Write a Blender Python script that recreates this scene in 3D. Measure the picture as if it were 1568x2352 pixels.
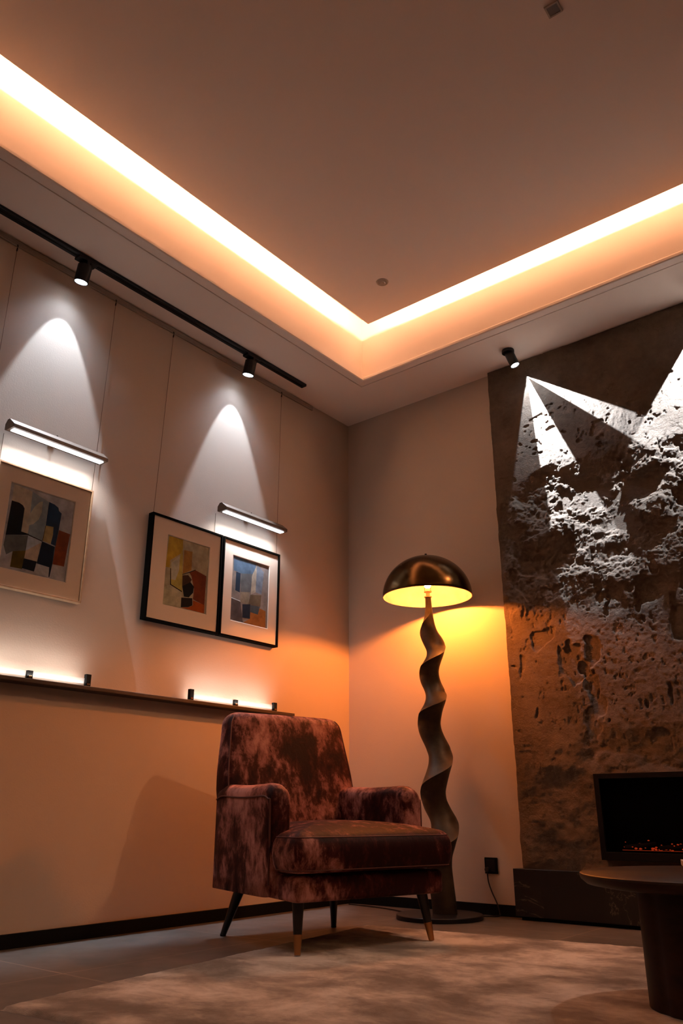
import bpy, bmesh, math, random
import numpy as np
from mathutils import Vector, Matrix, noise

random.seed(7)
S = bpy.context.scene
for o in list(bpy.data.objects): bpy.data.objects.remove(o)

# ------------------------------------------------------------------ camera
YAW, PITCH, ROLL, FPX = -0.6775405410999293, 0.3566833716796455, -0.00041596, 1847.237
cam_d = bpy.data.cameras.new('camera'); cam = bpy.data.objects.new('camera', cam_d)
S.collection.objects.link(cam); S.camera = cam
cam_d.sensor_fit = 'VERTICAL'; cam_d.sensor_height = 36; cam_d.lens = 36*FPX/2352
cam_d.clip_start = .01
_f = Vector((math.cos(PITCH)*math.sin(YAW), math.cos(PITCH)*math.cos(YAW), math.sin(PITCH)))
_r = Vector((math.cos(YAW), -math.sin(YAW), 0)); _u = _r.cross(_f)
_r2 = math.cos(ROLL)*_r + math.sin(ROLL)*_u; _u2 = -math.sin(ROLL)*_r + math.cos(ROLL)*_u
cam.matrix_world = Matrix(((_r2.x,_u2.x,-_f.x,2.70856),(_r2.y,_u2.y,-_f.y,-3.42985),(_r2.z,_u2.z,-_f.z,.42),(0,0,0,1)))

# ------------------------------------------------------------------ world, exposure
S.view_settings.view_transform = 'Standard'; S.view_settings.look = 'None'
S.view_settings.exposure = 0.0; S.view_settings.gamma = 1.0
try: S.view_settings.use_curve_mapping = False
except Exception: pass
W = bpy.data.worlds.new('world'); S.world = W; W.use_nodes = True
W.node_tree.nodes['Background'].inputs[0].default_value = (1.0, .53, .32, 1)
W.node_tree.nodes['Background'].inputs[1].default_value = .032

# light levels (W)
P_COVE = 43.0; P_COVE_SOFT = 0.0
P_TRACK = 3.9; P_TRACK_SOFT = .8
P_PICBAR = 1.7; P_LEDGE = .22; P_LEDGE_FAR = .50
P_STONE = 300.0; P_STONE2 = 190.0; P_WARM = 52.0; P_FLOOR = 40.0
P_BULB = 3250.0     # bulb surface emission
COOL = (.75, .92, 1.15); WARM_COVE = (1.0, .65, .43); BULB_COL = (1.0, .26, .040)

# ceiling levels
ZS = 2.6      # soffit underside
ZP = 2.85     # central panel underside
ZT = 3.0      # top of the light slot
OX, OY = .386, -.361   # opening of the soffit: fascia planes
RX, RY = 5.6, -6.2     # room extents
EX, EY = 5.1, -5.7     # far fascia planes

def look(o, loc, target):
    o.location = loc
    o.rotation_euler = (Vector(target)-Vector(loc)).to_track_quat('-Z', 'Y').to_euler()

def area_light(name, loc, target, sx, sy, power, col, parent=None, spread=math.pi):
    d = bpy.data.lights.new(name, 'AREA'); d.shape = 'RECTANGLE'; d.size = sx; d.size_y = sy
    d.energy = power; d.color = col; d.spread = spread
    o = bpy.data.objects.new(name, d); S.collection.objects.link(o)
    look(o, loc, target)
    return o

# cove strips: long LED tapes lying on the back of the central panel, aimed at the fascias
cd, cz = .245, 2.8915
area_light('cove_light', (OX+cd, (OY+EY)/2, cz), (OX, (OY+EY)/2, cz+.04), abs(EY-OY)-.5, .016, P_COVE, WARM_COVE)
area_light('cove_light', ((OX+EX)/2, OY-cd, cz), ((OX+EX)/2, OY, cz+.04), abs(EX-OX)-.5, .016, P_COVE*.9, WARM_COVE)
area_light('cove_light', (EX-cd, (OY+EY)/2, cz), (EX, (OY+EY)/2, cz+.04), abs(EY-OY)-.5, .012, P_COVE, WARM_COVE)
area_light('cove_light', ((OX+EX)/2, EY+cd, cz), ((OX+EX)/2, EY, cz+.04), abs(EX-OX)-.5, .012, P_COVE*.9, WARM_COVE)

def spot_light(name, loc, target, size_deg, blend, power, col, radius=.01):
    d = bpy.data.lights.new(name, 'SPOT'); d.spot_size = math.radians(size_deg); d.spot_blend = blend
    d.energy = power; d.color = col; d.shadow_soft_size = radius
    o = bpy.data.objects.new(name, d); S.collection.objects.link(o); look(o, loc, target)
    return o

# ------------------------------------------------------------------ materials
def new_mat(name):
    m = bpy.data.materials.new(name); m.use_nodes = True
    nt = m.node_tree; b = nt.nodes['Principled BSDF']
    return m, nt, b
def setin(b, **kw):
    for k, v in kw.items():
        k = k.replace('_', ' ')
        if k in b.inputs: b.inputs[k].default_value = v
def nz(nt, scale=5, detail=4, rough=.55, vec=None, stretch=None, dist=0):
    tc = nt.nodes.new('ShaderNodeTexCoord'); n = nt.nodes.new('ShaderNodeTexNoise')
    n.inputs['Scale'].default_value = scale; n.inputs['Detail'].default_value = detail
    n.inputs['Roughness'].default_value = rough; n.inputs['Distortion'].default_value = dist
    if stretch:
        mp = nt.nodes.new('ShaderNodeMapping'); mp.inputs['Scale'].default_value = stretch
        nt.links.new(tc.outputs['Object'], mp.inputs['Vector']); nt.links.new(mp.outputs[0], n.inputs['Vector'])
    else: nt.links.new(tc.outputs['Object'], n.inputs['Vector'])
    return n
def ramp(nt, src, stops):
    r = nt.nodes.new('ShaderNodeValToRGB'); e = r.color_ramp.elements
    while len(e) < len(stops): e.new(.5)
    for i, (p, c) in enumerate(stops):
        e[i].position = p; e[i].color = (*c, 1) if len(c) == 3 else c
    nt.links.new(src, r.inputs[0]); return r
def bump(nt, b, src, strength=.2, dist=.01):
    bp = nt.nodes.new('ShaderNodeBump'); bp.inputs['Strength'].default_value = strength
    bp.inputs['Distance'].default_value = dist
    nt.links.new(src, bp.inputs['Height']); nt.links.new(bp.outputs[0], b.inputs['Normal']); return bp
def simple(name, col, rough=.5, metal=0, bumps=None, spec=.5, var=0, vscale=30):
    m, nt, b = new_mat(name)
    setin(b, Base_Color=(*col, 1), Roughness=rough, Metallic=metal)
    b.inputs['Specular IOR Level'].default_value = spec
    if var:
        n = nz(nt, vscale, 4)
        c1 = tuple(max(0, c*(1-var)) for c in col); c2 = tuple(c*(1+var) for c in col)
        r = ramp(nt, n.outputs[0], [(.3, c1), (.7, c2)]); nt.links.new(r.outputs[0], b.inputs['Base Color'])
    if bumps:
        n = nz(nt, bumps[0], 3); bump(nt, b, n.outputs[0], bumps[1], bumps[2])
    return m
def emis(name, col, s):
    m, nt, b = new_mat(name); setin(b, Base_Color=(*col, 1)); b.inputs['Emission Color'].default_value = (*col, 1)
    b.inputs['Emission Strength'].default_value = s; return m

M = {}
M['wall'] = simple('wall_plaster', (.57, .455, .365), .85, 0, (160, .12, .004), .2, .02, 3)
M['ceil'] = simple('ceiling_paint', (.90, .76, .66), .9, 0, None, .1)
M['black_metal'] = simple('black_metal', (.008, .008, .009), .42, .2, None, .35)
M['black_matte'] = simple('black_matte', (.005, .0045, .004), .7, 0, None, .12)
M['rail'] = simple('rail_paint', (.36, .28, .22), .45, .3)
M['wire'] = simple('steel_wire', (.20, .13, .09), .5, .6)
M['hook'] = simple('dark_hook', (.05, .035, .03), .4, .8)
M['bronze'] = simple('bronze_hood', (.12, .08, .055), .5, .5, None, .5, .1, 20)
M['led'] = emis('led_diffuser', (.82, .90, 1.0), 9)
M['lens'] = emis('spot_lens', (.75, .87, 1.0), 14)
M['mat_board'] = simple('mat_board', (.80, .69, .60), .9, 0, (400, .08, .001), .1)
M['bevel'] = simple('mat_bevel', (.85, .80, .74), .8)
M['oak_frame'] = simple('pale_wood_frame', (.42, .25, .14), .45, 0, None, .5, .15, 40)
M['black_frame'] = simple('black_frame', (.006, .005, .004), .9, 0, None, .02)
M['ledge'] = simple('ledge_wood', (.035, .018, .011), .45, 0, (60, .1, .002), .5, .3, 25)
M['book'] = simple('book_cover', (.50, .42, .38), .7, 0, None, .3)
M['pages'] = simple('book_pages', (.62, .54, .48), .8, 0, None, .2, .1, 200)
M['leg'] = simple('black_leg', (.010, .008, .007), .35)
M['brass'] = simple('brass_ferrule', (.50, .24, .10), .33, 1.0)
M['fire_frame'] = simple('fire_frame', (.006, .005, .005), .6, 0, None, .15)
M['cord'] = simple('black_cord', (.012, .010, .009), .5)

# picture glass: thin clear pane with mirror reflection
m, nt, b = new_mat('picture_glass')
tr = nt.nodes.new('ShaderNodeBsdfTransparent'); gl = nt.nodes.new('ShaderNodeBsdfGlossy'); gl.inputs['Roughness'].default_value = .16
mx = nt.nodes.new('ShaderNodeMixShader'); fr = nt.nodes.new('ShaderNodeFresnel'); fr.inputs['IOR'].default_value = 1.09
nt.links.new(fr.outputs[0], mx.inputs[0]); nt.links.new(tr.outputs[0], mx.inputs[1]); nt.links.new(gl.outputs[0], mx.inputs[2])
nt.links.new(mx.outputs[0], nt.nodes['Material Output'].inputs['Surface']); M['glass'] = m
# frosted acrylic
m, nt, b = new_mat('frosted_acrylic')
tr = nt.nodes.new('ShaderNodeBsdfTransparent'); tl = nt.nodes.new('ShaderNodeBsdfTranslucent'); tl.inputs[0].default_value = (.8, .78, .76, 1)
mx = nt.nodes.new('ShaderNodeMixShader'); mx.inputs[0].default_value = .30
nt.links.new(tr.outputs[0], mx.inputs[1]); nt.links.new(tl.outputs[0], mx.inputs[2])
nt.links.new(mx.outputs[0], nt.nodes['Material Output'].inputs['Surface']); M['frost'] = m

# floor tiles
m, nt, b = new_mat('floor_tile')
tc = nt.nodes.new('ShaderNodeTexCoord'); mp = nt.nodes.new('ShaderNodeMapping'); mp.inputs['Rotation'].default_value = (0, 0, 0)
br = nt.nodes.new('ShaderNodeTexBrick'); br.offset = 0; br.inputs['Scale'].default_value = 1
br.inputs['Brick Width'].default_value = .8; br.inputs['Row Height'].default_value = .8
br.inputs['Mortar Size'].default_value = .0035; br.inputs['Mortar Smooth'].default_value = .1
br.inputs['Color1'].default_value = (1, 1, 1, 1); br.inputs['Color2'].default_value = (.88, .86, .84, 1); br.inputs['Mortar'].default_value = (2.0, 1.8, 1.6, 1)
mp.inputs['Location'].default_value = (.28, .34, 0)
nt.links.new(tc.outputs['Object'], mp.inputs[0]); nt.links.new(mp.outputs[0], br.inputs[0])
n = nz(nt, 2.2, 6, .6); r = ramp(nt, n.outputs[0], [(.3, (.066, .052, .043)), (.7, (.125, .102, .085))])
mm = nt.nodes.new('ShaderNodeMix'); mm.data_type = 'RGBA'; mm.blend_type = 'MULTIPLY'; mm.inputs[0].default_value = 1
nt.links.new(r.outputs[0], mm.inputs[6]); nt.links.new(br.outputs[0], mm.inputs[7]); nt.links.new(mm.outputs[2], b.inputs['Base Color'])
n2 = nz(nt, 6, 5); r2 = ramp(nt, n2.outputs[0], [(.3, (.38, .38, .38)), (.7, (.52, .52, .52))]); nt.links.new(r2.outputs[0], b.inputs['Roughness'])
M['floor'] = m

# rug
m, nt, b = new_mat('rug_wool')
n = nz(nt, 3.6, 8, .66, None, (1, 1.25, 1), .25)
r = ramp(nt, n.outputs[0], [(.38, (.15, .11, .085)), (.47, (.27, .21, .17)), (.54, (.42, .34, .28)), (.63, (.60, .52, .45))])
nt.links.new(r.outputs[0], b.inputs['Base Color']); setin(b, Roughness=.95, Sheen_Weight=.25); b.inputs['Specular IOR Level'].default_value = .05
nb = nz(nt, 420, 3, .6); bump(nt, b, nb.outputs[0], .7, .006); M['rug'] = m

# velvet
m, nt, b = new_mat('crushed_velvet')
n = nz(nt, 17, 8, .72, None, (1.3, 1.3, .75), .25)
n3 = nz(nt, 4.2, 3, .5)
ad = nt.nodes.new('ShaderNodeMath'); ad.operation = 'MULTIPLY_ADD'; ad.inputs[1].default_value = 1.0
nt.links.new(n3.outputs[0], ad.inputs[0]); nt.links.new(n.outputs[0], ad.inputs[2])
r = ramp(nt, ad.outputs[0], [(.0, (0, 0, 0)), (1, (1, 1, 1))])
hf = nt.nodes.new('ShaderNodeMath'); hf.operation = 'MULTIPLY'; hf.inputs[1].default_value = .5; nt.links.new(ad.outputs[0], hf.inputs[0])
r = ramp(nt, hf.outputs[0], [(.44, (.016, .0016, .0014)), (.50, (.050, .008, .006)), (.545, (.20, .070, .055)), (.62, (.42, .19, .16))])  # pale stops paint the nap's highlight patches into the base colour
nt.links.new(r.outputs[0], b.inputs['Base Color'])
r2 = ramp(nt, hf.outputs[0], [(.46, (.08, .08, .08)), (.60, (1, 1, 1))])
nt.links.new(r2.outputs[0], b.inputs['Sheen Weight'])
setin(b, Roughness=.58, Sheen_Roughness=.35, Sheen_Tint=(1, .45, .38, 1)); b.inputs['Specular IOR Level'].default_value = .12
bump(nt, b, n.outputs[0], .35, .008); M['velvet'] = m
M['piping'] = simple('velvet_piping', (.09, .022, .016), .6); 

# stone
m, nt, b = new_mat('rough_stone')
n = nz(nt, 7, 8, .7); r = ramp(nt, n.outputs[0], [(.3, (.15, .105, .075)), (.7, (.27, .195, .14))])
nt.links.new(r.outputs[0], b.inputs['Base Color']); setin(b, Roughness=.95); b.inputs['Specular IOR Level'].default_value = .1
nb = nz(nt, 120, 8, .78); bump(nt, b, nb.outputs[0], 1.0, .012); M['stone'] = m

# marble
m, nt, b = new_mat('dark_marble')
n = nz(nt, 3.2, 6, .6, None, None, 1.4)
v = nt.nodes.new('ShaderNodeMath'); v.operation = 'SUBTRACT'; v.inputs[1].default_value = .5; nt.links.new(n.outputs[0], v.inputs[0])
a_ = nt.nodes.new('ShaderNodeMath'); a_.operation = 'ABSOLUTE'; nt.links.new(v.outputs[0], a_.inputs[0])
n2 = nz(nt, 2.0, 3); g = nt.nodes.new('ShaderNodeMath'); g.operation = 'GREATER_THAN'; g.inputs[1].default_value = .5; nt.links.new(n2.outputs[0], g.inputs[0])
r = ramp(nt, a_.outputs[0], [(.0, (.16, .12, .085)), (.006, (.018, .015, .012)), (.2, (.010, .008, .007))])
mm = nt.nodes.new('ShaderNodeMix'); mm.data_type = 'RGBA'; nt.links.new(g.outputs[0], mm.inputs[0])
mm.inputs[6].default_value = (.013, .011, .009, 1); nt.links.new(r.outputs[0], mm.inputs[7]); nt.links.new(mm.outputs[2], b.inputs['Base Color'])
setin(b, Roughness=.28); M['marble'] = m

# lamp metals
m, nt, b = new_mat('aged_brass'); n = nz(nt, 6, 6, .6)
r = ramp(nt, n.outputs[0], [(.3, (.055, .028, .010)), (.7, (.13, .072, .027))]); nt.links.new(r.outputs[0], b.inputs['Base Color'])
r2 = ramp(nt, n.outputs[0], [(.3, (.20,)*3), (.7, (.30,)*3)]); nt.links.new(r2.outputs[0], b.inputs['Roughness']); setin(b, Metallic=1.0); M['shade_out'] = m
m, nt, b = new_mat('gold_leaf_lining'); n = nz(nt, 12, 6, .6)
r = ramp(nt, n.outputs[0], [(.3, (.085, .085, .10)), (.7, (.15, .145, .16))]); nt.links.new(r.outputs[0], b.inputs['Base Color']); setin(b, Metallic=0, Roughness=.6); M['shade_in'] = m
m, nt, b = new_mat('patinated_bronze'); n = nz(nt, 9, 7, .65)
r = ramp(nt, n.outputs[0], [(.35, (.020, .013, .008)), (.62, (.065, .043, .024)), (.75, (.13, .088, .048))]); nt.links.new(r.outputs[0], b.inputs['Base Color']); setin(b, Metallic=.35, Roughness=.5); bump(nt, b, n.outputs[0], .15, .01); M['stem'] = m
M['bulb'] = emis('bulb_glass', BULB_COL, P_BULB)
M['socket'] = simple('socket_cream', (.7, .5, .3), .4, .2)
m, nt, b = new_mat('dark_walnut'); n = nz(nt, 5, 5, .5, None, (1, 8, 8))
r = ramp(nt, n.outputs[0], [(.3, (.012, .006, .004)), (.7, (.030, .014, .008))]); nt.links.new(r.outputs[0], b.inputs['Base Color']); setin(b, Roughness=.45); b.inputs['Specular IOR Level'].default_value = .12; M['walnut'] = m
M['fire_glass'] = simple('fire_glass', (.004, .004, .004), .12)
M['ember'] = emis('ember_glow', (1.0, .10, .02), .16); M['soot'] = simple('soot_black', (.002, .0015, .0015), .9, 0, None, .05)
M['log'] = simple('charred_log', (.02, .012, .01), .9, 0, None, .2, .3, 30)

def lin(c): 
    c = c/255; return c/12.92 if c <= .04045 else ((c+.055)/1.055)**2.4
REF = [lin(v) for v in (178, 145, 122)]
def paint(name, rgb, k=.52):
    col = tuple(min(.9, lin(v)/q*k) for v, q in zip(rgb, REF))
    return simple(name, col, .8, 0, None, .2, .32, 22)

# ------------------------------------------------------------------ mesh helpers
def tagp(o, label=None, cat=None, group=None, kind=None):
    if label: o['label'] = label
    if cat: o['category'] = cat
    if group: o['group'] = group
    if kind: o['kind'] = kind
    return o
def finish(name, bm, mats, parent=None, smooth=False, angle=None):
    bmesh.ops.recalc_face_normals(bm, faces=bm.faces[:])
    me = bpy.data.meshes.new(name); bm.to_mesh(me); bm.free()
    for mt in (mats if isinstance(mats, (list, tuple)) else [mats]): me.materials.append(mt)
    o = bpy.data.objects.new(name, me); S.collection.objects.link(o)
    if smooth:
        for p in me.polygons: p.use_smooth = True
        if angle: 
            try: me.set_sharp_from_angle(angle=math.radians(angle))
            except Exception: pass
    if parent: o.parent = parent
    return o
def empty(name, loc=(0, 0, 0), rz=0):
    o = bpy.data.objects.new(name, None); S.collection.objects.link(o); o.location = loc; o.rotation_euler = (0, 0, rz)
    o.empty_display_size = .05; return o
def box(bm, x0, x1, y0, y1, z0, z1, bev=0, mi=0, seg=2):
    t = bmesh.new(); bmesh.ops.create_cube(t, size=1)
    for v in t.verts: v.co = Vector(((x0+x1)/2+v.co.x*(x1-x0), (y0+y1)/2+v.co.y*(y1-y0), (z0+z1)/2+v.co.z*(z1-z0)))
    if bev: bmesh.ops.bevel(t, geom=t.edges[:], offset=bev, segments=seg, affect='EDGES', profile=.5)
    merge(bm, t, mi)
def merge(bm, t, mi=0, mat=None):
    vs = {}
    for v in t.verts: vs[v] = bm.verts.new(mat @ v.co if mat else v.co)
    for f in t.faces:
        try: nf = bm.faces.new([vs[v] for v in f.verts]); nf.material_index = mi if mi else f.material_index; nf.smooth = f.smooth
        except ValueError: pass
    t.free()
def rings(bm, R, close_ends=True, closed=True, mi=0):
    """R: list of rings (lists of Vectors)."""
    vr = [[bm.verts.new(p) for p in r] for r in R]
    n = len(vr[0])
    for a, b_ in zip(vr[:-1], vr[1:]):
        for i in range(n if closed else n-1):
            j = (i+1) % n
            f = bm.faces.new((a[i], a[j], b_[j], b_[i])); f.material_index = mi
    if close_ends:
        for r in (vr[0], vr[-1]):
            f = bm.faces.new(r); f.material_index = mi
    return vr
def lathe(bm, prof, n=48, c=(0, 0, 0), mi=0, ends=True):
    R = [[Vector((c[0]+r*math.cos(2*math.pi*i/n), c[1]+r*math.sin(2*math.pi*i/n), c[2]+z)) for i in range(n)] for r, z in prof]
    return rings(bm, R, ends, True, mi)
def cyl(bm, p0, p1, r0, r1=None, n=24, bev=0, mi=0):
    r1 = r0 if r1 is None else r1
    p0, p1 = Vector(p0), Vector(p1); d = p1-p0; L = d.length; q = d.to_track_quat('Z', 'Y')
    prof = [(r0, 0), (r1, L)] if not bev else [(r0-bev, 0), (r0, bev), (r1, L-bev), (r1-bev, L)]
    R = [[p0 + q @ Vector((r*math.cos(2*math.pi*i/n), r*math.sin(2*math.pi*i/n), z)) for i in range(n)] for r, z in prof]
    rings(bm, R, True, True, mi)
def tube(bm, pts, r, n=8):
    pts = [Vector(p) for p in pts]; R = []
    for i, p in enumerate(pts):
        d = (pts[min(i+1, len(pts)-1)]-pts[max(i-1, 0)]).normalized(); q = d.to_track_quat('Z', 'Y')
        R.append([p + q @ Vector((r*math.cos(2*math.pi*k/n), r*math.sin(2*math.pi*k/n), 0)) for k in range(n)])
    rings(bm, R)
def smoothpts(pts, k=8):
    P = [Vector(p) for p in pts]; out = []
    for i in range(len(P)-1):
        a, b_, c, d = P[max(i-1, 0)], P[i], P[i+1], P[min(i+2, len(P)-1)]
        for j in range(k):
            t = j/k; out.append(.5*((2*b_)+(c-a)*t+(2*a-5*b_+4*c-d)*t*t+(3*b_-a-3*c+d)*t**3))
    out.append(P[-1]); return out

# ================================================================== STRUCTURE
# floor
bm = bmesh.new(); box(bm, 0, RX, RY, 0, -.05, 0); tagp(finish('floor', bm, M['floor']), kind='structure')
# walls
bm = bmesh.new(); box(bm, -.1, 0, RY, 0, -.05, ZT+.05); tagp(finish('wall_left', bm, M['wall']), kind='structure')
bm = bmesh.new(); box(bm, -.1, RX, 0, .1, -.05, ZT+.05); tagp(finish('wall_right', bm, M['wall']), kind='structure')
# baseboards
bm = bmesh.new(); box(bm, 0, .012, RY, 0, .0, .044, .001); tagp(finish('baseboard_left', bm, M['black_matte']), kind='structure')
bm = bmesh.new(); box(bm, .0125, .955, -.012, 0, .0, .044, .001); tagp(finish('baseboard_right', bm, M['black_matte']), kind='structure')
# ceiling: soffit with moulded edge and fascia swept round the opening
prof = [(-.9, ZS), (-.034, ZS), (-.034, ZS+.006), (-.028, ZS+.006), (-.028, ZS), (.014, ZS), (.019, ZS+.004), (.019, ZS+.016),
        (.012, ZS+.017), (.006, ZS+.021), (.0025, ZS+.027), (0, ZS+.033), (0, ZT)]
bm = bmesh.new(); R = []
for d, z in prof:
    if d < -.5: R.append([Vector((0, 0, z)), Vector((RX, 0, z)), Vector((RX, RY, z)), Vector((0, RY, z))])
    else: R.append([Vector((OX+d, OY-d, z)), Vector((EX-d, OY-d, z)), Vector((EX-d, EY+d, z)), Vector((OX+d, EY+d, z))])
rings(bm, R, close_ends=False)
R2 = [[Vector((OX, OY, ZT)), Vector((EX, OY, ZT)), Vector((EX, EY, ZT)), Vector((OX, EY, ZT))]]
v = [bm.verts.new(p) for p in R2[0]]; bm.faces.new(v)
o = finish('ceiling', bm, M['ceil']); tagp(o, kind='structure')
# central dropped panel that hides the light strips
g = .14
bm = bmesh.new(); box(bm, OX+g, EX-g, EY+g, OY-g+.010, ZP-.002, ZP+.03, .0015)
tagp(finish('trim_1', bm, M['ceil']), kind='structure')

# stone wall
def fbm(x, y, f, octs, seed, gain=.5, ridged=False):
    rs = np.random.RandomState(seed); out = np.zeros_like(x); amp = 1.; tot = 0
    for o_ in range(octs):
        tab = rs.rand(256, 256)*2-1
        X = x*f+rs.rand()*91; Y = y*f+rs.rand()*91
        xi = np.floor(X).astype(int); yi = np.floor(Y).astype(int); fx = X-xi; fy = Y-yi
        fx = fx**3*(fx*(fx*6-15)+10); fy = fy**3*(fy*(fy*6-15)+10)
        a = tab[xi % 256, yi % 256]; b_ = tab[(xi+1) % 256, yi % 256]; c = tab[xi % 256, (yi+1) % 256]; d = tab[(xi+1) % 256, (yi+1) % 256]
        n_ = (a*(1-fx)+b_*fx)*(1-fy)+(c*(1-fx)+d*fx)*fy
        if ridged: n_ = 1-2*np.abs(n_)
        out += amp*n_; tot += amp; amp *= gain; f *= 2.03
    return out/tot
def sstep(a, b_, x): t = np.clip((x-a)/(b_-a), 0, 1); return t*t*(3-2*t)
X0 = .966
xs = np.concatenate([np.arange(X0, 2.2, .0034), np.arange(2.2, 5.58, .03)]); zs = np.arange(.0, 2.6001, .0034)
gx, gz = np.meshgrid(xs, zs, indexing='ij')
wx = gx+.05*fbm(gx, gz, 5, 3, 3); wz = gz+.05*fbm(gx, gz, 5, 3, 4)
up = sstep(1.80, 1.98, gz-.06*(gx-1.3)+.10*fbm(gx, gz, 3.5, 3, 5))      # smoother dressed top
low = 1-sstep(.55, .85, gz+.12*fbm(gx, gz, 3, 2, 6))
mid = sstep(1.22, 1.42, gz+.10*fbm(gx, gz, 4, 2, 8))*(1-up)
h = .006*fbm(gx, gz, 2.2, 3, 11) + .0016*fbm(gx, gz, 55, 4, 13, .65)
wx = gx+.03*fbm(gx, gz, 6, 3, 3); wz = gz+.03*fbm(gx, gz, 6, 3, 4)
# crumbly zone: broken terraces, hollows, grit
n1 = fbm(wx, wz*1.15, 3.4, 6, 21, .56); tt = n1*6; fr_ = tt-np.floor(tt)
h += mid*(.0085*(np.floor(tt)+sstep(.72, 1, fr_)) + .012*n1 + .0065*fbm(gx, gz*1.2, 21, 6, 24, .72))
n2 = fbm(wx, wz, 8.5, 4, 23, .55); h -= mid*.009*sstep(.22, .34, n2)
# low zone: soft lumps
h += low*(.020*fbm(wx, wz*1.4, 4.5, 4, 41, .5)+.004*fbm(gx, gz*1.2, 17, 4, 42, .62))
# flaked-out pits with sharp rims over the flat orange zone
zone = sstep(.60, .80, gz)*(1-sstep(1.36, 1.5, gz))
wx2 = gx+.012*fbm(gx, gz, 22, 3, 7); wz2 = gz+.012*fbm(gx, gz, 22, 3, 9)
p1 = fbm(wx2*1.15, wz2*.9, 7.0, 3, 51, .45); p2 = fbm(wx2*2.4, wz2*.85, 6.5, 2, 52, .4)
right = .55+.45*sstep(1.1, 1.45, gx)
h -= zone*right*(.011*sstep(.34, .365, p1) + .010*sstep(.44, .47, p2))
p3 = fbm(gx*1.5, gz*1.0, 30, 3, 53, .5); h -= .0028*sstep(.40, .48, p3)*(1-.5*low)
cr = np.abs(fbm(wx2, wz2*1.6, 3.1, 3, 55)); h -= .003*(1-sstep(.0, .008, cr))*zone*sstep(.1, .3, fbm(gx, gz, 2, 2, 57))
# fine vertical tooling on the top
h += up*(.0016*fbm(gx*3.2, gz*.7, 16, 4, 61, .6) - .005*sstep(.40, .46, fbm(gx*1.0, gz*1.4, 13, 3, 62, .5)))
h = h*sstep(-.004, .04, gx-X0+.004)
yy = -.034 - h
yy = np.minimum(yy, -.004)
nx, nzv = gx.shape
co = np.stack([gx, yy, gz], -1).reshape(-1, 3)
# ragged left edge
edge = np.zeros_like(gx); edge[0, :] = .005*fbm(gx[0:1, :], gz[0:1, :], 16, 4, 71)[0]; co[:, 0] += edge.reshape(-1)
idx = np.arange(nx*nzv).reshape(nx, nzv)
q = np.stack([idx[:-1, :-1], idx[:-1, 1:], idx[1:, 1:], idx[1:, :-1]], -1).reshape(-1, 4)
# opening for the fireplace
cen = co[q].mean(axis=1); q = q[~((cen[:, 0] > 1.345) & (cen[:, 0] < 2.63) & (cen[:, 2] > .25) & (cen[:, 2] < .557))]
# left return to the wall
base = co.shape[0]; ret = co.reshape(nx, nzv, 3)[0].copy(); ret[:, 1] = 0; co = np.concatenate([co, ret])
ri = base+np.arange(nzv); q = np.concatenate([q, np.stack([ri[:-1], ri[1:], idx[0, 1:], idx[0, :-1]], -1)])
me = bpy.data.meshes.new('trim_2'); me.vertices.add(len(co)); me.vertices.foreach_set('co', co.ravel())
me.loops.add(q.size); me.loops.foreach_set('vertex_index', q.ravel().astype(np.int32))
me.polygons.add(len(q)); me.polygons.foreach_set('loop_start', np.arange(0, q.size, 4, dtype=np.int32))
try: me.polygons.foreach_set('loop_total', np.full(len(q), 4, dtype=np.int32))
except Exception: pass
me.update(calc_edges=True); me.validate()
me.polygons.foreach_set('use_smooth', np.ones(len(me.polygons), dtype=bool))
me.materials.append(M['stone'])
o = bpy.data.objects.new('trim_2', me); S.collection.objects.link(o)
tagp(o, 'rough split stone cladding covering the fireplace wall', kind='structure')

# ================================================================== LAMP OBJECTS ON THE CEILING
# track
bm = bmesh.new(); box(bm, .108, .142, -5.4, -.543, ZS-.014, ZS, .001)
t = finish('light_track', bm, M['black_metal']); tagp(t, 'long black ceiling track carrying two spotlights above the pictures', 'light track')
bm = bmesh.new(); box(bm, .121, .129, -5.4, -.56, ZS-.0146, ZS-.0135); finish('track_slot', bm, M['black_matte'], t)

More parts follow.
